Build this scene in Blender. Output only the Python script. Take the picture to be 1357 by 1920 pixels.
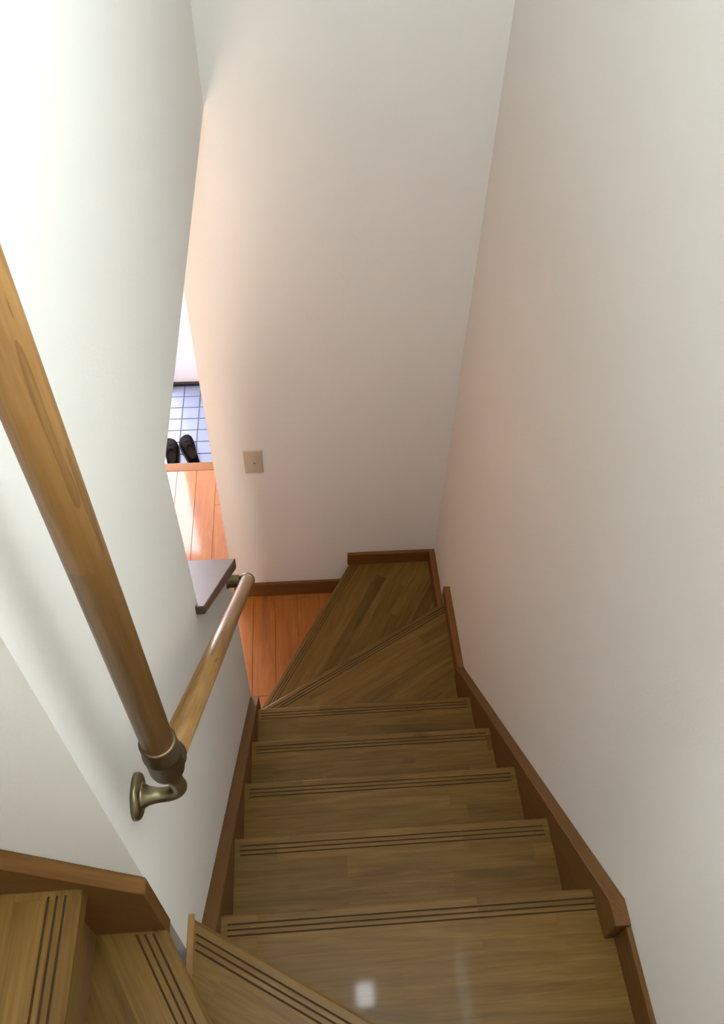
import bpy, bmesh, math, random
from mathutils import Vector, Matrix

for o in list(bpy.data.objects):
    bpy.data.objects.remove(o, do_unlink=True)
scene = bpy.context.scene
COL = scene.collection

# ------------------------------------------------------------------ camera
F_PX, IMG_H = 1545.57, 1920.0
YAW, PITCH, ROLL = math.radians(-5.7647), math.radians(49.9605), math.radians(1.9971)
CAM = Vector((0.1963, -0.4343, 1.6884))
fwd = Vector((-math.sin(YAW) * math.cos(PITCH), math.cos(YAW) * math.cos(PITCH), -math.sin(PITCH)))
rgt = Vector((math.cos(YAW), math.sin(YAW), 0))
upv = rgt.cross(fwd)
r2 = rgt * math.cos(ROLL) + upv * math.sin(ROLL)
u2 = -rgt * math.sin(ROLL) + upv * math.cos(ROLL)
cd = bpy.data.cameras.new('camera')
cam = bpy.data.objects.new('camera', cd)
COL.objects.link(cam)
m = Matrix((r2, u2, -fwd)).transposed().to_4x4()
m.translation = CAM
cam.matrix_world = m
cd.sensor_fit = 'VERTICAL'
cd.sensor_height = 36.0
cd.lens = F_PX / IMG_H * 36.0
cd.clip_start = 0.01
scene.camera = cam

# ------------------------------------------------------------------ light and exposure
scene.view_settings.view_transform = 'Standard'
scene.view_settings.look = 'None'
scene.view_settings.gamma = 1.0
scene.view_settings.use_curve_mapping = False
scene.view_settings.exposure = 0.06
world = bpy.data.worlds.new('World')
scene.world = world
world.use_nodes = True
bgn = world.node_tree.nodes['Background']
bgn.inputs[0].default_value = (0.75, 0.87, 1.0, 1)
bgn.inputs[1].default_value = 0.6

STAIR_WINDOW = 9.6      # daylit frosted stair window in the right wall (out of frame)
SKYLIGHT = 19.0         # small skylight over the turn
GLOSS_PANE = 85.0    # added glowing pane overhead, there only to mirror a gloss spot on the tread
UPPER_FILL = 15.0      # added glowing pane upstairs, brightens the near walls and upper steps
HALL_WINDOW = 54.0        # small high window of the hall
FRONT_DOOR = 22.0       # frosted front door glass
ENTRY_FILL = 5.0     # added unseen pane that brightens the entrance wall

# ------------------------------------------------------------------ sizes
H = 0.212; G = 0.2126
XL, XR = 0.0, 0.7144            # inner faces of the stringers
WL, WR = -0.0294, 0.7438        # wall faces
YK = -0.1024                    # near end of the central wall
YF = 1.7515                     # far wall
ZF = -7 * H                     # hall floor
ZH = 0.7233                     # hall ceiling / header
YB = 0.4907                     # near edge of the opening
YE = 0.93                       # far end of the low wall
XE = -0.158                     # left end of the far wall
YBACK = -0.87
ZC = 3.80
ZG = ZF - 0.20                  # entrance tiles
YSTEP = 2.607; YG = 3.46
XHALL = -0.98
OV = 0.03                       # nosing overhang

# ------------------------------------------------------------------ helpers
def tag(o, label=None, cat=None, kind=None, group=None):
    if label: o['label'] = label
    if cat: o['category'] = cat
    if kind: o['kind'] = kind
    if group: o['group'] = group
    return o

def empty(name, loc=(0, 0, 0)):
    o = bpy.data.objects.new(name, None)
    COL.objects.link(o); o.location = loc
    return o

FRAMES = {}

def frame_of(o):
    if o.type == 'EMPTY': return Matrix.Translation(o.location)
    return FRAMES[o.name]

def obj(name, bm, mat, parent=None, frame=None, smooth=False):
    """bm holds world coordinates; frame gives the object's own axes (for grain direction)."""
    F = frame if frame is not None else Matrix.Identity(4)
    if frame is not None:
        bm.transform(F.inverted())
    bmesh.ops.recalc_face_normals(bm, faces=bm.faces[:])
    me = bpy.data.meshes.new(name)
    bm.to_mesh(me); bm.free()
    if smooth:
        for p in me.polygons: p.use_smooth = True
    mats = mat if isinstance(mat, (list, tuple)) else [mat]
    for mm in mats: me.materials.append(mm)
    o = bpy.data.objects.new(name, me)
    COL.objects.link(o)
    if parent is not None:
        o.parent = parent
        o.matrix_basis = frame_of(parent).inverted() @ F
    else:
        o.matrix_basis = F
    FRAMES[o.name] = F
    return o

def frame(origin, x, z):
    x = Vector(x).normalized(); z = Vector(z)
    z = (z - x * z.dot(x)).normalized(); y = z.cross(x)
    M = Matrix((x, y, z)).transposed().to_4x4(); M.translation = Vector(origin)
    return M

def box(bm, a, b, mi=0):
    x0, y0, z0 = a; x1, y1, z1 = b
    v = [bm.verts.new(p) for p in ((x0,y0,z0),(x1,y0,z0),(x1,y1,z0),(x0,y1,z0),(x0,y0,z1),(x1,y0,z1),(x1,y1,z1),(x0,y1,z1))]
    for f in ((0,3,2,1),(4,5,6,7),(0,1,5,4),(1,2,6,5),(2,3,7,6),(3,0,4,7)):
        bm.faces.new([v[i] for i in f]).material_index = mi

def prism(bm, pts, d, mi=0):
    """pts: closed polygon of 3-D points, extruded by vector d."""
    d = Vector(d)
    a = [bm.verts.new(p) for p in pts]; b = [bm.verts.new(Vector(p) + d) for p in pts]
    n = len(pts)
    bm.faces.new(a[::-1]).material_index = mi
    bm.faces.new(b).material_index = mi
    for i in range(n):
        bm.faces.new((a[i], a[(i+1) % n], b[(i+1) % n], b[i])).material_index = mi

def bevel(bm, w, seg=2):
    bmesh.ops.remove_doubles(bm, verts=bm.verts[:], dist=1e-6)
    es = [e for e in bm.edges if len(e.link_faces) == 2 and e.calc_face_angle(0) > 0.5]
    bmesh.ops.bevel(bm, geom=es, offset=w, segments=seg, profile=0.5, affect='EDGES')

def tube(bm, pts, rad, n=24, cap=True):
    """swept circle along pts with a radius per point (or one number)."""
    pts = [Vector(p) for p in pts]
    if not isinstance(rad, (list, tuple)): rad = [rad] * len(pts)
    rings = []; ref = None
    for i, p in enumerate(pts):
        t = (pts[min(i+1, len(pts)-1)] - pts[max(i-1, 0)]).normalized()
        if ref is None:
            ref = t.orthogonal().normalized()
        ref = (ref - t * ref.dot(t)).normalized()
        b = t.cross(ref)
        rings.append([bm.verts.new(p + rad[i] * (math.cos(2*math.pi*k/n) * ref + math.sin(2*math.pi*k/n) * b)) for k in range(n)])
    for a, b in zip(rings, rings[1:]):
        for k in range(n):
            bm.faces.new((a[k], a[(k+1) % n], b[(k+1) % n], b[k]))
    if cap:
        bm.faces.new(rings[0][::-1]); bm.faces.new(rings[-1])

def lathe(bm, origin, axis, prof, n=32):
    """prof: list of (distance along axis, radius)."""
    axis = Vector(axis).normalized()
    tube_pts = [Vector(origin) + axis * d for d, r in prof]
    ref = axis.orthogonal().normalized(); b = axis.cross(ref)
    rings = []
    for p, (d, r) in zip(tube_pts, prof):
        rings.append([bm.verts.new(p + max(r, 1e-5) * (math.cos(2*math.pi*k/n) * ref + math.sin(2*math.pi*k/n) * b)) for k in range(n)])
    for a, c in zip(rings, rings[1:]):
        for k in range(n):
            bm.faces.new((a[k], a[(k+1) % n], c[(k+1) % n], c[k]))
    bm.faces.new(rings[0][::-1]); bm.faces.new(rings[-1])

def arc(c, r, a0, a1, u, v, n=8):
    c = Vector(c); u = Vector(u); v = Vector(v)
    return [c + r * (math.cos(a0 + (a1-a0)*i/n) * u + math.sin(a0 + (a1-a0)*i/n) * v) for i in range(n+1)]

# ------------------------------------------------------------------ materials
def new_mat(name):
    M = bpy.data.materials.new(name); M.use_nodes = True
    nt = M.node_tree; nt.nodes.clear()
    out = nt.nodes.new('ShaderNodeOutputMaterial')
    b = nt.nodes.new('ShaderNodeBsdfPrincipled')
    nt.links.new(b.outputs[0], out.inputs[0])
    return M, nt, b

def N(nt, t, **kw):
    n = nt.nodes.new(t)
    for k, v in kw.items():
        if k in n.inputs: n.inputs[k].default_value = v
        else: setattr(n, k, v)
    return n

def ramp(nt, stops):
    r = nt.nodes.new('ShaderNodeValToRGB')
    e = r.color_ramp.elements
    while len(e) < len(stops): e.new(0.5)
    for x, (p, c) in zip(e, stops):
        x.position = p; x.color = (*c, 1)
    return r

def mix(nt, a, b, fac, mode='MIX'):
    n = nt.nodes.new('ShaderNodeMix'); n.data_type = 'RGBA'; n.blend_type = mode
    for i, s in ((0, fac), (6, a), (7, b)):
        if isinstance(s, bpy.types.NodeSocket): nt.links.new(s, n.inputs[i])
        elif isinstance(s, (int, float)): n.inputs[i].default_value = s
        else: n.inputs[i].default_value = (*s, 1)
    return n.outputs[2]

def wallpaper(name, col, bump=0.25):
    M, nt, b = new_mat(name)
    tc = N(nt, 'ShaderNodeTexCoord')
    n1 = N(nt, 'ShaderNodeTexNoise', **{'Scale': 260.0, 'Detail': 3.0, 'Roughness': 0.6})
    n2 = N(nt, 'ShaderNodeTexNoise', **{'Scale': 90.0, 'Detail': 2.0})
    n3 = N(nt, 'ShaderNodeTexNoise', **{'Scale': 1.3, 'Detail': 2.0})
    for n in (n1, n2, n3): nt.links.new(tc.outputs['Object'], n.inputs['Vector'])
    add = N(nt, 'ShaderNodeMath', operation='ADD')
    nt.links.new(n1.outputs[0], add.inputs[0]); nt.links.new(n2.outputs[0], add.inputs[1])
    bp = N(nt, 'ShaderNodeBump', **{'Strength': bump, 'Distance': 0.0012})
    nt.links.new(add.outputs[0], bp.inputs['Height'])
    nt.links.new(bp.outputs[0], b.inputs['Normal'])
    c = mix(nt, col, tuple(x * 0.955 for x in col), n3.outputs[0])
    nt.links.new(c, b.inputs['Base Color'])
    b.inputs['Roughness'].default_value = 0.85
    b.inputs['Specular IOR Level'].default_value = 0.2
    return M

def wood(name, light, dark, vein, stave=None, rough=0.35, grain=1.0, coat=0.0, tint=0.28, spec=0.5, coat_rough=0.12, veinmix=0.45, figure=0.0):
    """grain runs along local x; stave=(length, width) gives glued staves with a tint of their own."""
    M, nt, b = new_mat(name)
    tc = N(nt, 'ShaderNodeTexCoord')
    oi = N(nt, 'ShaderNodeObjectInfo')
    off = N(nt, 'ShaderNodeVectorMath', operation='SCALE')
    comb = N(nt, 'ShaderNodeCombineXYZ')
    for i, k in enumerate((7.3, 3.1, 5.7)):
        mm = N(nt, 'ShaderNodeMath', operation='MULTIPLY'); mm.inputs[1].default_value = k
        nt.links.new(oi.outputs['Random'], mm.inputs[0]); nt.links.new(mm.outputs[0], comb.inputs[i])
    vadd = N(nt, 'ShaderNodeVectorMath', operation='ADD')
    nt.links.new(tc.outputs['Object'], vadd.inputs[0]); nt.links.new(comb.outputs[0], vadd.inputs[1])
    P = vadd.outputs[0]
    jitter = None
    if stave:
        br = N(nt, 'ShaderNodeTexBrick', **{'Scale': 1.0, 'Mortar Size': 0.0004, 'Mortar Smooth': 0.3, 'Bias': 0.0, 'Brick Width': stave[0], 'Row Height': stave[1]})
        br.offset = 0.37; br.offset_frequency = 2; br.squash = 1.35; br.squash_frequency = 3
        br.inputs['Color1'].default_value = (0, 0, 0, 1); br.inputs['Color2'].default_value = (1, 1, 1, 1)
        br.inputs['Mortar'].default_value = (0.35, 0.35, 0.35, 1)
        nt.links.new(P, br.inputs['Vector'])
        jm = N(nt, 'ShaderNodeVectorMath', operation='SCALE'); jm.inputs[3].default_value = 3.7
        nt.links.new(br.outputs['Color'], jm.inputs[0])
        va = N(nt, 'ShaderNodeVectorMath', operation='ADD')
        nt.links.new(P, va.inputs[0]); nt.links.new(jm.outputs[0], va.inputs[1])
        PG = va.outputs[0]; jitter = br.outputs['Color']
    else:
        PG = P
    def gr(sc, det, dist):
        mp = N(nt, 'ShaderNodeMapping'); mp.inputs['Scale'].default_value = sc
        nt.links.new(PG, mp.inputs['Vector'])
        n = N(nt, 'ShaderNodeTexNoise', **{'Scale': 1.0, 'Detail': det, 'Roughness': 0.62, 'Distortion': dist})
        nt.links.new(mp.outputs[0], n.inputs['Vector'])
        return n.outputs[0]
    g1 = gr((3.0 * grain, 34 * grain, 34 * grain), 5.0, 1.2)
    g2 = gr((9 * grain, 230 * grain, 230 * grain), 3.0, 0.2)
    g3 = gr((1.2 * grain, 9 * grain, 9 * grain), 2.0, 2.2)
    r1 = ramp(nt, [(0.30, dark), (0.70, light)]); nt.links.new(g1, r1.inputs[0])
    rv = ramp(nt, [(0.60, (0, 0, 0)), (0.74, (1, 1, 1))]); nt.links.new(g3, rv.inputs[0])
    c = mix(nt, r1.outputs[0], vein, rv.outputs[0])
    mv = N(nt, 'ShaderNodeMath', operation='MULTIPLY'); mv.inputs[1].default_value = veinmix
    nt.links.new(rv.outputs[0], mv.inputs[0])
    c = mix(nt, r1.outputs[0], vein, mv.outputs[0])
    if figure:
        mp = N(nt, 'ShaderNodeMapping'); mp.inputs['Scale'].default_value = (0.9, 13.0, 13.0)
        nt.links.new(PG, mp.inputs['Vector'])
        wv = N(nt, 'ShaderNodeTexWave', **{'Scale': 1.1, 'Distortion': 7.0, 'Detail': 3.0, 'Detail Scale': 1.6, 'Detail Roughness': 0.6})
        wv.wave_type = 'RINGS'; wv.rings_direction = 'X'; wv.wave_profile = 'SAW'
        nt.links.new(mp.outputs[0], wv.inputs['Vector'])
        rw = ramp(nt, [(0.0, (0.50, 0.42, 0.34)), (0.16, (0.86, 0.82, 0.78)), (0.7, (1.06, 1.05, 1.03)), (1.0, (0.85, 0.80, 0.75))])
        nt.links.new(wv.outputs[1], rw.inputs[0])
        c = mix(nt, c, rw.outputs[0], figure, 'MULTIPLY')
    rp = ramp(nt, [(0.35, (0.80, 0.78, 0.76)), (0.6, (1, 1, 1))]); nt.links.new(g2, rp.inputs[0])
    c = mix(nt, c, rp.outputs[0], 0.8, 'MULTIPLY')
    if jitter is not None:
        rj = ramp(nt, [(0.0, (1 - tint, 1 - tint * 1.05, 1 - tint * 1.1)), (0.35, (0.92, 0.92, 0.90)), (1.0, (1.0 + tint * 0.25, 1.0 + tint * 0.22, 1.0 + tint * 0.2))])
        nt.links.new(jitter, rj.inputs[0])
        c = mix(nt, c, rj.outputs[0], 1.0, 'MULTIPLY')
    nt.links.new(c, b.inputs['Base Color'])
    rr = N(nt, 'ShaderNodeMapRange', **{'To Min': rough - 0.06, 'To Max': rough + 0.10})
    nt.links.new(g1, rr.inputs['Value']); nt.links.new(rr.outputs[0], b.inputs['Roughness'])
    bp = N(nt, 'ShaderNodeBump', **{'Strength': 0.06, 'Distance': 0.001})
    nt.links.new(g2, bp.inputs['Height']); nt.links.new(bp.outputs[0], b.inputs['Normal'])
    b.inputs['Coat Weight'].default_value = coat
    b.inputs['Coat Roughness'].default_value = coat_rough
    b.inputs['Specular IOR Level'].default_value = spec
    return M

def plain(name, col, rough=0.5, metal=0.0, noise=0.0, nscale=60, spec=0.5):
    M, nt, b = new_mat(name)
    b.inputs['Roughness'].default_value = rough
    b.inputs['Metallic'].default_value = metal
    b.inputs['Specular IOR Level'].default_value = spec
    tc = N(nt, 'ShaderNodeTexCoord')
    n = N(nt, 'ShaderNodeTexNoise', **{'Scale': float(nscale), 'Detail': 4.0})
    nt.links.new(tc.outputs['Object'], n.inputs['Vector'])
    c = mix(nt, tuple(x * (1 - noise) for x in col), tuple(min(1, x * (1 + noise)) for x in col), n.outputs[0])
    nt.links.new(c, b.inputs['Base Color'])
    return M

def lit_glass(name, col, strength):
    """frosted pane with daylight behind it"""
    M, nt, b = new_mat(name)
    b.inputs['Base Color'].default_value = (0.8, 0.82, 0.82, 1)
    b.inputs['Roughness'].default_value = 0.4
    b.inputs['Emission Color'].default_value = (*col, 1)
    b.inputs['Emission Strength'].default_value = strength
    return M

PAPER = wallpaper('wallpaper_offwhite', (0.865, 0.835, 0.805))
PAPER_CEIL = wallpaper('wallpaper_ceiling', (0.84, 0.83, 0.80))
HALL_BOUNCE = wood('hall_bounce_brown', (0.40, 0.24, 0.12), (0.31, 0.18, 0.085), (0.2, 0.1, 0.04), rough=0.5, spec=0.3)  # unseen hall wall: brown grain made up to cut and warm stray bounce
TREAD = wood('oak_tread', (0.215, 0.119, 0.028), (0.135, 0.068, 0.0125), (0.062, 0.027, 0.0055), stave=(0.42, 0.046), rough=0.36, coat=0.10, coat_rough=0.05, spec=0.18)
GROOVE = plain('groove_dark', (0.06, 0.03, 0.013), 0.8, spec=0.1)
STRING = wood('stringer_wood', (0.19, 0.088, 0.022), (0.13, 0.056, 0.013), (0.13, 0.055, 0.015), rough=0.45, spec=0.25)
SKIRT = wood('skirting_wood', (0.22, 0.092, 0.022), (0.16, 0.062, 0.014), (0.12, 0.045, 0.013), rough=0.45, spec=0.25)
RISER = wood('riser_wood', (0.26, 0.14, 0.055), (0.18, 0.09, 0.034), (0.1, 0.045, 0.013), rough=0.42, spec=0.25)
RAIL = wood('rail_wood', (0.36, 0.195, 0.064), (0.24, 0.118, 0.034), (0.085, 0.036, 0.009), stave=(0.55, 0.05), rough=0.38, grain=1.0, coat=0.1, tint=0.22, spec=0.35, veinmix=0.6, figure=0.8)
CAPW = plain('cap_wood', (0.10, 0.052, 0.036), 0.45, 0, 0.12, 12, spec=0.22)
PLANK = wood('floor_plank_wood', (0.46, 0.155, 0.028), (0.34, 0.105, 0.018), (0.18, 0.055, 0.012), rough=0.45, coat=0.6, coat_rough=0.08, spec=0.2)
KAM = wood('step_edge_wood', (0.30, 0.115, 0.03), (0.22, 0.08, 0.02), (0.12, 0.045, 0.012), rough=0.45, spec=0.2)
BRONZE = plain('antique_brass', (0.25, 0.215, 0.13), 0.33, 1.0, 0.15, 30)
BRONZE_D = plain('dark_bronze', (0.115, 0.082, 0.045), 0.38, 0.9, 0.15, 30)
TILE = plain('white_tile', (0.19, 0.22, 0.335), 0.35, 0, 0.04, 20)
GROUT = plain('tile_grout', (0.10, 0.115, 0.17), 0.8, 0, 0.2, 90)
BLACK = plain('black_sill', (0.015, 0.012, 0.014), 0.5)
PLATE = plain('switch_plate_plastic', (0.56, 0.47, 0.36), 0.4, 0, 0.02)
ROCK = plain('switch_rocker_plastic', (0.58, 0.49, 0.385), 0.35, 0, 0.02)
DOT = plain('switch_dot', (0.22, 0.15, 0.10), 0.4)
WHITE = plain('white_painted', (0.90, 0.90, 0.93), 0.4, 0, 0.01)
ALU = plain('window_frame_metal', (0.55, 0.53, 0.50), 0.4, 0.6, 0.02)
LEATHER = plain('shoe_leather', (0.0035, 0.0022, 0.0022), 0.7, 0, 0.3, 40, spec=0.04)
LEATHER_B = plain('shoe_lining', (0.011, 0.006, 0.005), 0.9, 0, 0.2, 60, spec=0.03)
SOLE = plain('shoe_sole', (0.018, 0.016, 0.015), 0.7, 0, 0.2, 60)

# ------------------------------------------------------------------ setting: walls
S = 'structure'
def struct(name, bm, mat, label, cat, fr=None, parent=None):
    o = obj(name, bm, mat, parent, fr)
    if parent is None: tag(o, label, cat, S)
    return o

# central wall: runs beside the flight, opening to the hall with sloping low wall
sl = 1.022
def cap_z(y): return 0.349 - sl * (y - 0.466)
bm = bmesh.new()
pts = [(YK, ZF), (YE, ZF), (YE, cap_z(YE) - 0.03), (YB, cap_z(YB) - 0.03), (YB, ZH), (YF, ZH), (YF, ZC), (YK, ZC)]
prism(bm, [(-0.15, y, z) for y, z in pts], (0.15 + WL, 0, 0))
struct('wall_left', bm, PAPER, 'white papered wall on the left carrying the wooden handrail', 'wall')
# near wall beside the upper steps
bm = bmesh.new(); box(bm, (-2.42, YK, ZF), (-0.15, 0.0, ZC))
struct('wall_upper_left', bm, PAPER, 'pinkish beige wall face rising above the upper steps at lower left', 'wall')
# far wall at the foot of the stairs
bm = bmesh.new(); box(bm, (XE, YF, ZF), (WR + 0.12, YF + 0.12, ZC))
struct('wall_far', bm, PAPER, 'papered far wall at the foot of the stairs with switch plate', 'wall')
# right wall with the stair window
WY0, WY1, WZ0, WZ1 = -0.45, 0.45, 1.85, 2.75
bm = bmesh.new()
box(bm, (WR, YBACK - 0.12, ZF), (WR + 0.12, WY0, ZC)); box(bm, (WR, WY1, ZF), (WR + 0.12, YF, ZC))
box(bm, (WR, WY0, ZF), (WR + 0.12, WY1, WZ0)); box(bm, (WR, WY0, WZ1), (WR + 0.12, WY1, ZC))
struct('wall_right', bm, PAPER, 'long papered wall along the right side of the stairs', 'wall')
bm = bmesh.new(); box(bm, (-2.42, YBACK - 0.12, ZF), (WR, YBACK, ZC))
struct('wall_back', bm, PAPER, 'papered wall behind the turn of the stairs', 'wall')
bm = bmesh.new(); box(bm, (-2.54, YBACK - 0.12, ZF), (-2.42, 0.0, ZC))
struct('wall_upper_end', bm, PAPER, 'papered wall at the end of the upper landing', 'wall')
# hall walls
bm = bmesh.new(); box(bm, (XHALL - 0.1, 0.0, ZG - 0.05), (XHALL, YG + 0.1, ZH + 0.12))
struct('wall_hall_left', bm, HALL_BOUNCE, 'unseen left wall of the lower hall, browned to cut and warm bounce light', 'wall')
bm = bmesh.new(); box(bm, (XE, YF + 0.12, ZG - 0.05), (XE + 0.12, YG + 0.1, ZH + 0.12))
struct('wall_hall_right', bm, PAPER, 'papered right wall of the hall beyond the far wall', 'wall')
bm = bmesh.new(); box(bm, (XHALL, YG, ZG - 0.05), (XE, YG + 0.1, ZH + 0.12))
struct('wall_entrance', bm, WHITE, 'bright white wall behind the tiled entrance', 'wall')
bm = bmesh.new(); box(bm, (XHALL, 0.0, ZH), (-0.15, YG, ZH + 0.12)); box(bm, (-0.15, YF, ZH), (XE, YG, ZH + 0.12))
struct('ceiling_hall', bm, PAPER_CEIL, 'white ceiling of the lower hall', 'ceiling')
# stair ceiling with a small skylight opening
KX0, KX1, KY0, KY1 = 0.02, 0.60, -0.72, 0.10
bm = bmesh.new()
a, b_, c, d = -2.54, WR + 0.12, YBACK - 0.12, YF + 0.12
box(bm, (a, c, ZC), (KX0, d, ZC + 0.12)); box(bm, (KX1, c, ZC), (b_, d, ZC + 0.12))
box(bm, (KX0, c, ZC), (KX1, KY0, ZC + 0.12)); box(bm, (KX0, KY1, ZC), (KX1, d, ZC + 0.12))
struct('ceiling', bm, PAPER_CEIL, 'white ceiling high above the stairs', 'ceiling')

def window(name, label, cat, outer, axis, depth, fw, glass, frame_mat, bars=(), fo=0.0):
    """outer = (u0,u1,v0,v1) rectangle; axis maps (u, v, w) to world; w runs into the wall."""
    root = empty(name, axis((outer[0]+outer[1])/2, outer[2], 0)); tag(root, label, cat, S)
    u0, u1, v0, v1 = outer
    def bx(nm, a, b, mat):
        bm = bmesh.new(); p = axis(*a); q = axis(*b)
        box(bm, tuple(min(i, j) for i, j in zip(p, q)), tuple(max(i, j) for i, j in zip(p, q)))
        return obj(nm, bm, mat, root)
    bx('frame', (u0, v0, fo), (u0 + fw, v1, depth), frame_mat); bx('frame', (u1 - fw, v0, fo), (u1, v1, depth), frame_mat)
    bx('frame', (u0 + fw, v0, fo), (u1 - fw, v0 + fw, depth), frame_mat); bx('frame', (u0 + fw, v1 - fw, fo), (u1 - fw, v1, depth), frame_mat)
    for t in bars:
        v = v0 + (v1 - v0) * t
        bx('glazing_bar', (u0 + fw, v - 0.012, fo), (u1 - fw, v + 0.012, depth), frame_mat)
    vs = [v0 + fw] + [v0 + (v1 - v0) * t for t in bars] + [v1 - fw]
    for s, e in zip(vs, vs[1:]):
        bx('pane', (u0 + fw, s, fo + (depth - fo) * 0.4), (u1 - fw, e, fo + (depth - fo) * 0.55), glass)
    return root

window('window_1', 'frosted window high in the right wall over the turn', 'window', (WY0, WY1, WZ0, WZ1),
       lambda u, v, w: (WR + w, u, v), 0.11, 0.03, lit_glass('daylit_stair_glass', (0.86, 1.0, 1.0), STAIR_WINDOW), ALU, (0.5,), 0.04)
window('window_2', 'small skylight in the stair ceiling', 'window', (KX0, KX1, KY0, KY1),
       lambda u, v, w: (u, v, ZC + w), 0.11, 0.02, lit_glass('daylit_skylight_glass', (0.90, 1.0, 0.98), SKYLIGHT), ALU, (), 0.03)
window('gloss_pane', 'added glowing pane above the flight for a gloss spot on the tread', 'window', (0.35, 0.46, 0.42, 0.55),
       lambda u, v, w: (u, v, ZC - 0.03 + w), 0.029, 0.006, lit_glass('glow_gloss_spot', (0.85, 0.92, 1.0), GLOSS_PANE), ALU, (), 0.0)
window('upper_fill_pane', 'added glowing fill pane at the end of the upper floor', 'window', (-0.80, -0.17, 1.9, 3.2),
       lambda u, v, w: (-2.42 + 0.03 - w, u, v), 0.028, 0.03, lit_glass('glow_upper_fill', (0.92, 1.0, 0.97), UPPER_FILL), ALU, (0.5,), 0.0)
window('door_1', 'white front door with frosted glass at the entrance', 'door', (XHALL + 0.02, -0.60, ZG + 0.03, 0.40),
       lambda u, v, w: (u, YG - 0.03 + w, v), 0.029, 0.03, lit_glass('daylit_front_door_glass', (0.93, 0.93, 1.0), FRONT_DOOR), WHITE, (0.5,), 0.0)
window('window_5', 'small high frosted window at the near end of the lower hall', 'window', (-0.35, -0.165, -0.25, 0.50),
       lambda u, v, w: (u, 0.03 - w, v), 0.029, 0.02, lit_glass('daylit_hall_glass', (1.0, 0.80, 0.64), HALL_WINDOW), WHITE, (), 0.0)
window('entry_fill_pane', 'added glowing fill pane on the side wall of the tiled entrance', 'window', (2.75, 3.35, -0.9, 0.35),
       lambda u, v, w: (XHALL + 0.03 - w, u, v), 0.029, 0.03, lit_glass('glow_entry_fill', (0.90, 0.93, 1.0), ENTRY_FILL), WHITE, (), 0.0)

# ------------------------------------------------------------------ setting: floors
rng = random.Random(5)
bm = bmesh.new(); box(bm, (XHALL, 0.0, ZF - 0.30), (WR, YF, ZF - 0.012)); box(bm, (XHALL, YF, ZF - 0.30), (XE, YSTEP - 0.06, ZF - 0.012))
floor = struct('floor', bm, PLANK, 'orange brown plank floor of the lower hall', 'floor')
pw = 0.1005; pl = 0.91; x = XHALL + 0.002; i = 0
plank_cache = {}
while x < 0.42:
    x1 = min(x + pw, 0.44); ymax = YSTEP - 0.06 if x1 <= XE + 0.02 else YF
    y = 0.0 - rng.random() * pl
    while y < ymax:
        y0 = max(y, 0.0); y1 = min(y + pl, ymax)
        if y1 - y0 > 0.02:
            xx1 = x1
            if y1 > YF and x1 > XE: xx1 = XE
            fr = frame(((x + xx1) / 2, (y0 + y1) / 2, ZF), (0, 1, 0), (0, 0, 1))
            key = (round(y1 - y0, 4), round(xx1 - x, 4))
            bm = bmesh.new(); box(bm, (x + 0.0006, y0 + 0.0006, ZF - 0.0119), (xx1 - 0.0006, y1 - 0.0006, ZF))
            bevel(bm, 0.0008, 1)
            obj('plank', bm, PLANK, floor, fr)
        y += pl
    x = x1
bm = bmesh.new(); box(bm, (XHALL, YSTEP - 0.06, ZG - 0.05), (XE, YSTEP, ZF)); bevel(bm, 0.004, 2)
struct('trim_1', bm, KAM, 'wooden edge of the raised hall floor above the tiles', 'step edge', frame((XHALL, YSTEP - 0.03, ZF), (1, 0, 0), (0, 0, 1)))
# entrance tiles
bm = bmesh.new(); box(bm, (XHALL, YSTEP, ZG - 0.05), (XE, YG, ZG - 0.004))
tfloor = struct('floor_entrance', bm, GROUT, 'pale square tiles of the entrance floor', 'floor')
TP = 0.0965
nx0 = -0.4235; ny0 = 3.3475
xs = [nx0 + TP * k for k in range(-7, 5)]; ys = [ny0 + TP * k for k in range(-9, 3)]
for ya, yb2 in zip(ys, ys[1:]):
    for xa, xb in zip(xs, xs[1:]):
        a0, a1 = max(xa + 0.003, XHALL + 0.001), min(xb - 0.003, XE - 0.001)
        b0, b1 = max(ya + 0.003, YSTEP + 0.001), min(yb2 - 0.003, YG - 0.001)
        if a1 - a0 > 0.01 and b1 - b0 > 0.01:
            bm = bmesh.new(); box(bm, (a0, b0, ZG - 0.006), (a1, b1, ZG)); bevel(bm, 0.001, 1)
            obj('tile', bm, TILE, tfloor)
bm = bmesh.new(); box(bm, (-0.60, YG - 0.02, ZG), (XE, YG, ZG + 0.022)); bevel(bm, 0.003, 1)
struct('baseboard_entrance', bm, BLACK, 'black skirting strip along the white entrance wall', 'baseboard')
bm = bmesh.new(); box(bm, (XHALL, YG - 0.06, ZG), (-0.60, YG, ZG + 0.03)); bevel(bm, 0.003, 1)
struct('trim_2', bm, BLACK, 'black sill under the front door', 'door sill')
# skirting on the far wall
SKX = 0.371
bm = bmesh.new(); box(bm, (XE + 0.002, YF - 0.015, ZF), (SKX - 0.02, YF, ZF + 0.092)); bevel(bm, 0.002, 1)
struct('baseboard_far', bm, SKIRT, 'low skirting board along the far wall at hall floor level', 'baseboard', frame((0, YF, ZF), (1, 0, 0), (0, 0, 1)))

# ------------------------------------------------------------------ staircase
stair = tag(empty('staircase', (0.35, 0.0, ZF)), 'brown wooden staircase turning at top and bottom between white walls', 'staircase')

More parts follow.
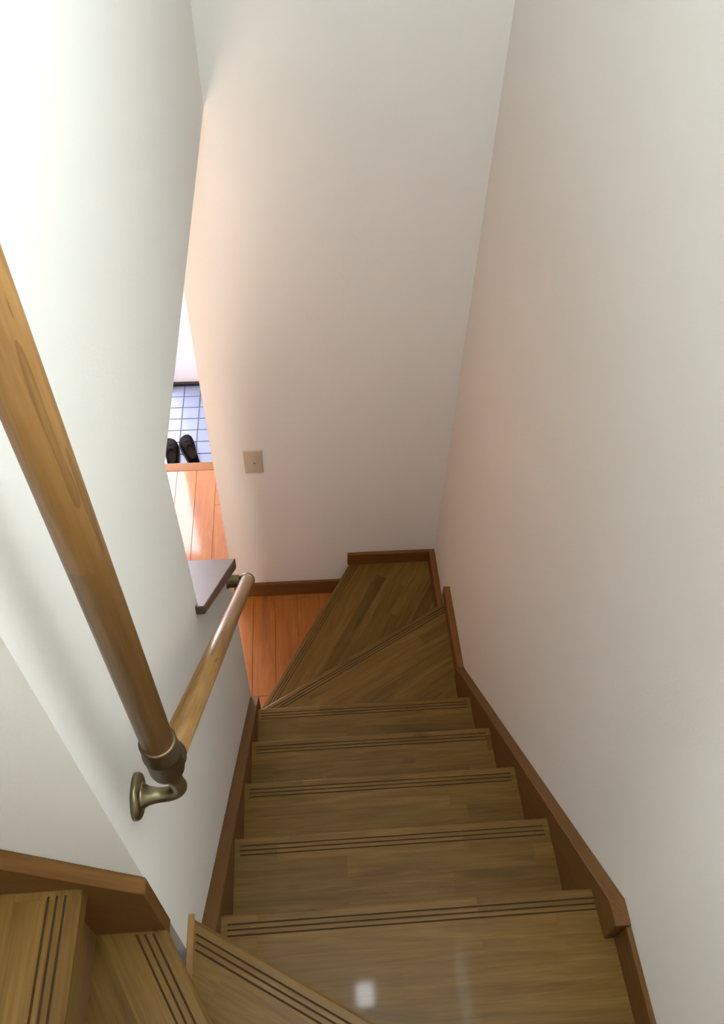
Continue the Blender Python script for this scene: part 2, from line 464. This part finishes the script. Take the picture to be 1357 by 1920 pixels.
def clip(poly, n, d):
    """keep the part of a convex 2-D polygon where n.p <= d"""
    out = []
    for i in range(len(poly)):
        p, q = poly[i], poly[(i+1) % len(poly)]
        sp = n[0]*p[0] + n[1]*p[1] - d; sq = n[0]*q[0] + n[1]*q[1] - d
        if sp <= 0: out.append(p)
        if (sp < 0 < sq) or (sq < 0 < sp):
            t = sp / (sp - sq); out.append((p[0] + t*(q[0]-p[0]), p[1] + t*(q[1]-p[1])))
    return out

GROOVES = [(0.0165, 0.0195), (0.0265, 0.0295), (0.0365, 0.0395)]
def tread(poly, z, a, b, ends=(0.012, 0.012), th=0.03, trim=None):
    """poly: convex plan polygon; a, b: ends of its nosing edge (a -> b with the tread to the left)."""
    ax, ay = a; L = math.hypot(b[0]-ax, b[1]-ay); t = ((b[0]-ax)/L, (b[1]-ay)/L); n = (-t[1], t[0])
    cx = sum(p[0] for p in poly)/len(poly); cy = sum(p[1] for p in poly)/len(poly)
    if (cx-ax)*n[0] + (cy-ay)*n[1] < 0: n = (-n[0], -n[1])
    loc = [((p[0]-ax)*t[0] + (p[1]-ay)*t[1], (p[0]-ax)*n[0] + (p[1]-ay)*n[1]) for p in poly]
    def world(p, zz): return (ax + p[0]*t[0] + p[1]*n[0], ay + p[0]*t[1] + p[1]*n[1], zz)
    bm = bmesh.new()
    def slab(pl, top, mi=0, cham=None):
        pl = [p for i, p in enumerate(pl) if math.hypot(p[0]-pl[i-1][0], p[1]-pl[i-1][1]) > 1e-6]
        if len(pl) < 3: return
        lo = [bm.verts.new(world(p, z - th)) for p in pl]
        hi = [bm.verts.new(world(p, z + top - (0.0045 if (cham and p[1] < 0.001) else 0))) for p in pl]
        k = len(pl)
        bm.faces.new(lo[::-1]).material_index = 0
        bm.faces.new(hi).material_index = mi
        for i in range(k):
            bm.faces.new((lo[i], lo[(i+1) % k], hi[(i+1) % k], hi[i])).material_index = 0
    def band(d0, d1): return clip(clip(loc, (0, -1), -d0), (0, 1), d1)
    slab(band(0.0, 0.0045), 0, 0, True)
    prev = 0.0045
    for g0, g1 in GROOVES:
        slab(band(prev, g0), 0)
        gb = band(g0, g1)
        xs = [p[0] for p in gb]; lo_, hi_ = min(xs) + ends[0], max(xs) - ends[1]
        slab(clip(gb, (1, 0), lo_), 0)
        slab(clip(clip(gb, (-1, 0), -lo_), (1, 0), hi_), -0.0022, 1)
        slab(clip(gb, (-1, 0), -hi_), 0)
        prev = g1
    slab(clip(loc, (0, -1), -prev), 0)
    fr = frame((ax, ay, z), (t[0], t[1], 0), (0, 0, 1))
    o = obj('tread', bm, [TREAD, GROOVE], stair, fr)
    # riser below the nosing
    bm = bmesh.new()
    p0 = (0.0 , OV); rl = clip(clip(loc, (0, -1), -OV), (0, 1), OV + 0.018)
    x0 = min(p[0] for p in rl); x1 = max(p[0] for p in rl)
    prism(bm, [world(p, z - th) for p in rl], (0, 0, -(H - th + 0.002)))
    obj('riser', bm, RISER, stair, frame((ax, ay, z), (t[0], t[1], 0), (0, 0, 1)))
    return o, world

# straight flight
for k in range(1, 5):
    tread([(-0.012, k*G), (XR + 0.012, k*G), (XR + 0.012, (k-1)*G - OV - 0.012), (-0.012, (k-1)*G - OV - 0.012)], -k*H, (-0.012, k*G), (XR + 0.012, k*G), (0.024, 0.024))
# top tread of the flight, cut by the winder above
tread([(-0.012, 0), (XR + 0.012, 0), (WR - 0.001, -0.02), (WR - 0.001, -0.54), (-0.012, -0.10)], 0.0, (-0.012, 0), (XR + 0.012, 0), (0.024, 0.024))
# lower winders
tread([(WL + 0.001, 0.80), (WR - 0.001, 0.80), (WR - 0.001, 0.958 + 0.58*WR), (WL + 0.001, 0.958 + 0.58*WL)], -5*H,
      (WL + 0.001, 0.958 + 0.58*WL), (WR - 0.001, 0.958 + 0.58*WR))
xe = (YF - 1.102) / 1.75
tread([(WL + 0.001, 0.88), (WR - 0.001, 1.33), (WR - 0.001, YF - 0.001), (xe, YF - 0.001), (WL + 0.001, 1.102 + 1.75*WL)], -6*H,
      (WL + 0.001, 1.102 + 1.75*WL), (xe, YF - 0.001))
# upper winders
def t0y(x): return -0.052 - 0.59 * (x - WL)
t0, t0w = tread([(WL + 0.001, t0y(WL)), (WR - 0.001, t0y(WR)), (WR - 0.001, YBACK + 0.001), (0.36, YBACK + 0.001), (WL + 0.001, -0.17)], H,
      (WL + 0.001, t0y(WL)), (WR - 0.001, t0y(WR)), (0.016, 0.012))
def t1x(y): return WL + (-0.117 - y) / 1.75
tread([(t1x(-0.117) , -0.117), (t1x(YBACK), YBACK + 0.001), (-0.16, YBACK + 0.001), (-0.16, -0.117)], 2*H,
      (t1x(-0.117), -0.117), (t1x(YBACK), YBACK + 0.001))
# upper flight
for k in range(4):
    xn = -0.093 - k * G
    tread([(xn, -0.117), (xn, YBACK + 0.001), (xn - G - OV - 0.012, YBACK + 0.001), (xn - G - OV - 0.012, -0.117)], (3 + k) * H,
          (xn, -0.117), (xn, YBACK + 0.001))
# side strip of the upper winder along the wall
bm = bmesh.new(); box(bm, (WL, -0.168, H), (WL + 0.011, -0.050, H + 0.003)); bevel(bm, 0.001, 1)
obj('end_strip', bm, RAIL, t0, frame((WL, -0.1, H), (0, 1, 0), (0, 0, 1)))
# closing board at the left end of the lowest tread
bm = bmesh.new(); box(bm, (WL, YE, ZF), (WL + 0.012, 1.02, -6*H - 0.03)); obj('end_board', bm, RISER, stair, frame((WL, YE, ZF), (0, 1, 0), (1, 0, 0)))

ss = H / G
def board(name, poly_yz, x0, x1, mat, direction):
    bm = bmesh.new(); prism(bm, [(x0, y, z) for y, z in poly_yz], (x1 - x0, 0, 0))
    bevel(bm, 0.0015, 1)
    y, z = poly_yz[0]
    return obj(name, bm, mat, stair, frame((x0, y, z), direction, (1, 0, 0)))
slope = (0, G, -H)
# right stringer: sloped with a short level top at its near end
sR = 0.0436; yj = (sR + 1.0) / ss
board('stringer', [(-0.09, -0.34), (-0.09, 0.088), (-0.0445, 0.088), (yj, -1.0), (yj, -1.40), (yj - 0.06, -1.40)], XR, WR, STRING, slope)
# left stringer
sL = 0.0298
board('stringer', [(-0.085, -0.34), (-0.085, sL + 0.085*ss), (0.915, sL - 0.915*ss), (0.925, sL - 0.925*ss - 0.12), (0.925, -1.25), (0.80, -1.25)], WL, XL, STRING, slope)
# skirting over the lower winders on the right wall and the far wall
board('skirting', [(yj, -5*H), (yj, -1.0), (1.415, -1.006), (1.415, -5*H)], XR + 0.004, WR, SKIRT, (0, 1, 0))
board('skirting', [(1.35, -6*H), (1.35, -1.2), (YF, -1.2), (YF, -6*H)], XR + 0.004, WR, SKIRT, (0, 1, 0))
bm = bmesh.new(); box(bm, (SKX - 0.012, YF - 0.015, -6*H), (XR + 0.004, YF, -1.198)); bevel(bm, 0.0015, 1)
obj('skirting', bm, SKIRT, stair, frame((SKX, YF, -1.2), (1, 0, 0), (0, 0, 1)))
# thin skirting behind the right stringer
bm = bmesh.new(); box(bm, (WR - 0.010, t0y(WR) + 0.03, 0.0), (WR, -0.091, 0.084)); bevel(bm, 0.001, 1)
obj('skirting', bm, STRING, stair, frame((WR, -0.1, 0), (0, 1, 0), (1, 0, 0)))
bm = bmesh.new(); box(bm, (WR - 0.010, YBACK, H), (WR, t0y(WR) + 0.02, H + 0.084)); bevel(bm, 0.001, 1)
obj('skirting', bm, STRING, stair, frame((WR, -0.6, 0), (0, 1, 0), (1, 0, 0)))
# stringers of the upper flight
def board_x(name, poly_xz, y0, y1, mat, direction):
    bm = bmesh.new(); prism(bm, [(x, y0, z) for x, z in poly_xz], (0, y1 - y0, 0)); bevel(bm, 0.0015, 1)
    x, z = poly_xz[0]
    return obj(name, bm, mat, stair, frame((x, y0, z), direction, (0, 1, 0)))
xt = WL + 0.003
def pz(x): return 0.597 + ss * (-0.028 - x)
board_x('stringer', [(xt, 0.395), (xt, pz(xt)), (-0.98, pz(-0.98)), (-0.98, pz(-0.98) - 0.34), (-0.20, 0.395)], YK - 0.021, YK, STRING, (-G, 0, H))
board_x('stringer', [(0.30, 2*H), (0.30, 2*H + 0.09), (0.05, pz(0.05)), (-0.98, pz(-0.98)), (-0.98, pz(-0.98) - 0.34), (-0.16, 2*H)], YBACK, YBACK + 0.021, STRING, (-G, 0, H))

# upper landing floor
bm = bmesh.new(); box(bm, (-2.42, YBACK, 7*H - 0.15), (-0.093 - 4*G, YK, 7*H))
struct('floor_upper', bm, PLANK, 'plank floor of the upper landing', 'floor', frame((-2, -0.4, 7*H), (1, 0, 0), (0, 0, 1)))

# cap on the low wall
def sp(y): return cap_z(y)
dn = Vector((0, -sl, -1)).normalized() * 0.0
nx = Vector((0, sl, 1)).normalized()
bm = bmesh.new()
p = [(0.466, sp(0.466)), (0.955, sp(0.955)), (0.955 - 0.010, sp(0.955) - 0.034), (0.466 - 0.004, sp(0.466) - 0.034 + 0.012)]
prism(bm, [(-0.168, y, z) for y, z in p], (0.168 - 0.0114, 0, 0)); bevel(bm, 0.002, 1)
capo = obj('trim_3', bm, CAPW, None, frame((-0.09, 0.466, 0.349), (0, 1, -sl), nx))
tag(capo, 'sloping wooden cap on the low wall beside the handrail', 'wall cap', S)

# ------------------------------------------------------------------ handrail
RX, RY = 0.028, -0.049
rail = tag(empty('handrail', (WL, RY, 0.685)), 'round wooden handrail with vertical bar and bronze brackets on the left wall', 'handrail')
R_ = 0.0170
ez = 0.795
rs = 1.015
def lowz(y): return 0.492 - rs * (y - 0.262)
jz = lowz(RY)
vt = 1.78
bm = bmesh.new(); tube(bm, [(RX, RY, jz + 0.045), (RX, RY, vt)], R_, 40)
obj('rail', bm, RAIL, rail, frame((RX, RY, 1.0), (0, 0, 1), (1, 0, 0)), smooth=True)
ld = Vector((0, 1, -rs)).normalized()
yend = 0.835
bm = bmesh.new(); tube(bm, [Vector((RX, RY, jz)) + ld * 0.03, (RX, yend, lowz(yend))], R_, 40)
obj('rail', bm, RAIL, rail, frame((RX, 0.3, lowz(0.3)), ld, (1, 0, 0)), smooth=True)
for o in rail.children:
    for pl_ in o.data.polygons:
        if len(pl_.vertices) > 4: pl_.use_smooth = False
# elbow joint: two sockets that meet in a rounded knuckle
J = Vector((RX, RY, jz))
bm = bmesh.new()
RC = R_ + 0.0028
lathe(bm, J + Vector((0, 0, -0.022)), (0, 0, 1), [(0, 0.004), (0.002, 0.010), (0.006, 0.0155), (0.012, RC - 0.001), (0.018, RC), (0.052, RC), (0.054, RC + 0.0012), (0.057, RC + 0.0012), (0.059, RC), (0.082, RC), (0.0835, RC - 0.001), (0.0835, R_ - 0.001)], 40)
elbow = obj('elbow_joint', bm, BRONZE_D, rail, None, smooth=True)
bm = bmesh.new()
lathe(bm, J, ld, [(0.0, RC - 0.0008), (0.024, RC - 0.0008), (0.032, R_ + 0.0008), (0.0335, R_ - 0.001)], 40)
obj('socket', bm, BRONZE_D, elbow, None, smooth=True)
# wall bracket
def bracket(y, z, top, flip=1):
    bm = bmesh.new()
    lathe(bm, (WL, y, z), (1, 0, 0), [(0, 0.0285), (0.005, 0.0285), (0.0075, 0.027), (0.009, 0.024), (0.0095, 0.0)], 40)
    br = obj('bracket', bm, BRONZE, rail, None, smooth=True)
    for pl_ in br.data.polygons:
        if len(pl_.vertices) > 4: pl_.use_smooth = False
    bm = bmesh.new()
    rr = 0.026; xc = RX - rr
    pts = [(WL + 0.008, y, z), (WL + 0.012, y, z), (WL + 0.018, y, z), (WL + 0.026, y, z)]
    rad = [0.019, 0.0145, 0.0115, 0.0098]
    bend = arc((xc, y, z + flip * rr), rr, -math.pi/2, 0, (1, 0, 0), (0, 0, flip), 10)
    tgt = Vector((RX, RY, top))
    pts += bend + [bend[-1].lerp(tgt, 0.5), tgt]
    rad += [0.0092] * 13
    tube(bm, pts, rad, 24)
    obj('arm', bm, BRONZE, br, None, smooth=True)
bracket(-0.036, 0.690, jz - 0.018)
bm = bmesh.new()
lathe(bm, (RX, RY, vt + 0.012), (0, 0, -1), [(0, 0.006), (0.002, 0.014), (0.006, RC), (0.05, RC), (0.051, R_ - 0.001)], 40)
obj('end_cap', bm, BRONZE_D, rail, None, smooth=True)
bracket(-0.049, vt + 0.07, vt + 0.01, -1)
# lower end bracket: stubby base on the low wall and a curved holder round the rail end
bm = bmesh.new()
E0 = Vector((RX, yend, lowz(yend)))
lathe(bm, (WL, 0.862, -0.128), (1, 0, 0), [(0, 0.020), (0.004, 0.020), (0.006, 0.0175), (0.032, 0.0165), (0.036, 0.013), (0.037, 0.0)], 32)
eb = obj('bracket', bm, BRONZE, rail, None, smooth=True)
bm = bmesh.new()
lathe(bm, E0 - ld * 0.012, ld, [(0.0, R_ - 0.001), (0.0, RC), (0.018, RC), (0.026, RC - 0.003), (0.031, RC - 0.009), (0.0325, 0.0)], 40)
obj('end_cap', bm, BRONZE, eb, None, smooth=True)
bm = bmesh.new()
A0 = Vector((WL + 0.034, 0.862, -0.128)); A1 = E0 + ld * 0.012
tube(bm, [A0, A0.lerp(A1, 0.5) + Vector((0.0, 0.006, 0.0)), A1], [0.012, 0.0105, 0.011], 20)
obj('arm', bm, BRONZE, eb, None, smooth=True)

# ------------------------------------------------------------------ switch plate on the far wall
sw = tag(empty('light_switch', (-0.0055, YF, -0.597)), 'beige switch plate on the far wall', 'light switch')
bm = bmesh.new(); box(bm, (-0.040, YF - 0.008, -0.658), (0.029, YF, -0.536)); bevel(bm, 0.003, 3); obj('plate', bm, PLATE, sw)
bm = bmesh.new(); box(bm, (-0.022, YF - 0.0105, -0.635), (0.011, YF - 0.0075, -0.559)); bevel(bm, 0.001, 2); rk = obj('rocker', bm, ROCK, sw)
bm = bmesh.new(); lathe(bm, (-0.0005, YF - 0.0100, -0.598), (0, -1, 0), [(0, 0.004), (0.0015, 0.004), (0.002, 0.003)], 16); obj('indicator', bm, DOT, rk)

# ------------------------------------------------------------------ shoes
def shoe(name, toe, heel, label, mirror=1):
    toe = Vector(toe); heel = Vector(heel)
    d = (toe - heel); L = d.length; d.normalize()
    fr = frame(heel, d, (0, 0, 1))
    root = empty(name, heel); root.rotation_euler = (0, 0, math.atan2(d.y, d.x))
    tag(root, label, 'shoe', None, 'pair of dark shoes on the entrance tiles')
    # half widths along the length (0 heel .. 1 toe), lateral shift, top height
    st = [(0.0, .018, 0, .060), (0.03, .027, 0, .068), (0.12, .034, 0, .070), (0.28, .035, .001, .062), (0.42, .037, .003, .060), (0.55, .043, .004, .064),
          (0.68, .047, .004, .056), (0.80, .046, .002, .045), (0.90, .038, -.002, .038), (0.965, .024, -.006, .031), (1.0, .008, -.008, .024)]
    n = 20
    def build(fn, mat, nm, par):
        bm = bmesh.new(); rings = []
        for s in st:
            rings.append([bm.verts.new(p) for p in fn(s)])
        for a, b in zip(rings, rings[1:]):
            for k in range(len(a)):
                bm.faces.new((a[k], a[(k+1) % len(a)], b[(k+1) % len(b)], b[k]))
        bm.faces.new(rings[0][::-1]); bm.faces.new(rings[-1])
        bmesh.ops.recalc_face_normals(bm, faces=bm.faces[:])
        me = bpy.data.meshes.new(nm); bm.to_mesh(me); bm.free(); me.materials.append(mat)
        for p_ in me.polygons: p_.use_smooth = True
        o = bpy.data.objects.new(nm, me); COL.objects.link(o); o.parent = par
        FRAMES[o.name] = fr
        return o
    def sole(s):
        u, w, sh, t = s; w = w*0.86 + 0.003
        return [(u*L + (0.004 if u > .9 else 0), mirror*(sh) + w*math.copysign(abs(math.cos(a))**0.6, math.cos(a)), 0.008 + 0.008*math.copysign(abs(math.sin(a))**0.4, math.sin(a))) for a in [2*math.pi*k/n for k in range(n)]]
    def upper(s):
        u, w, sh, t = s; w *= 0.86
        out = []
        for k in range(n):
            a = 2*math.pi*k/n
            cz = math.sin(a)
            zz = 0.013 + (t - 0.013) * (0.5 + 0.5*math.copysign(abs(cz)**0.75, cz))
            ww = w * math.copysign(abs(math.cos(a))**0.7, math.cos(a)) * (1 - 0.22*max(0, cz))
            out.append((u*L, mirror*sh + ww, zz))
        return out
    build(sole, SOLE, 'sole', root)
    up = build(upper, LEATHER, 'upper', root)
    # collar opening: a ring with the lining sunk inside it
    bm = bmesh.new()
    ring = []
    for k in range(28):
        a = 2*math.pi*k/28
        u = 0.27 + 0.215*math.cos(a); w = 0.022*math.sin(a)*(1.0 + 0.12*math.cos(a))
        ring.append(Vector((u*L, w + mirror*0.001, 0.066 + 0.004*abs(math.cos(a)))))
    pts = ring + [ring[0], ring[1]]
    tube(bm, pts, 0.0045, 10, False)
    me = bpy.data.meshes.new('collar'); bm.to_mesh(me); bm.free(); me.materials.append(LEATHER)
    for p_ in me.polygons: p_.use_smooth = True
    o = bpy.data.objects.new('collar', me); COL.objects.link(o); o.parent = root
    bm = bmesh.new(); f_ = [bm.verts.new(v + Vector((0, 0, -0.001))) for v in ring]
    c_ = [bm.verts.new(Vector((v.x, v.y, 0)) * 1.0 + Vector((0, 0, 0.0655))) for v in ring]
    bm.faces.new(f_)
    bmesh.ops.delete(bm, geom=c_, context='VERTS')
    me = bpy.data.meshes.new('insole'); bm.to_mesh(me); bm.free(); me.materials.append(LEATHER_B)
    o = bpy.data.objects.new('insole', me); COL.objects.link(o); o.parent = root
    # toe seam band across the vamp
    bm = bmesh.new()
    seam = [Vector(p_) for p_ in [(0.66*L, mirror*.004 + .040*math.cos(a), 0.018 + 0.0405*math.sin(a)) for a in [math.pi*(0.05 + 0.9*k/12) for k in range(13)]]]
    tube(bm, seam, 0.002, 8)
    me = bpy.data.meshes.new('seam'); bm.to_mesh(me); bm.free(); me.materials.append(LEATHER_B)
    o = bpy.data.objects.new('seam', me); COL.objects.link(o); o.parent = up
    return root
shoe('shoe', (-0.494, 2.995, ZG), (-0.415, 2.745, ZG), 'dark shoe on the entrance tiles, the right one of the pair', 1)
shoe('shoe', (-0.578, 2.975, ZG), (-0.530, 2.715, ZG), 'dark shoe on the entrance tiles, half hidden by the left wall', -1)
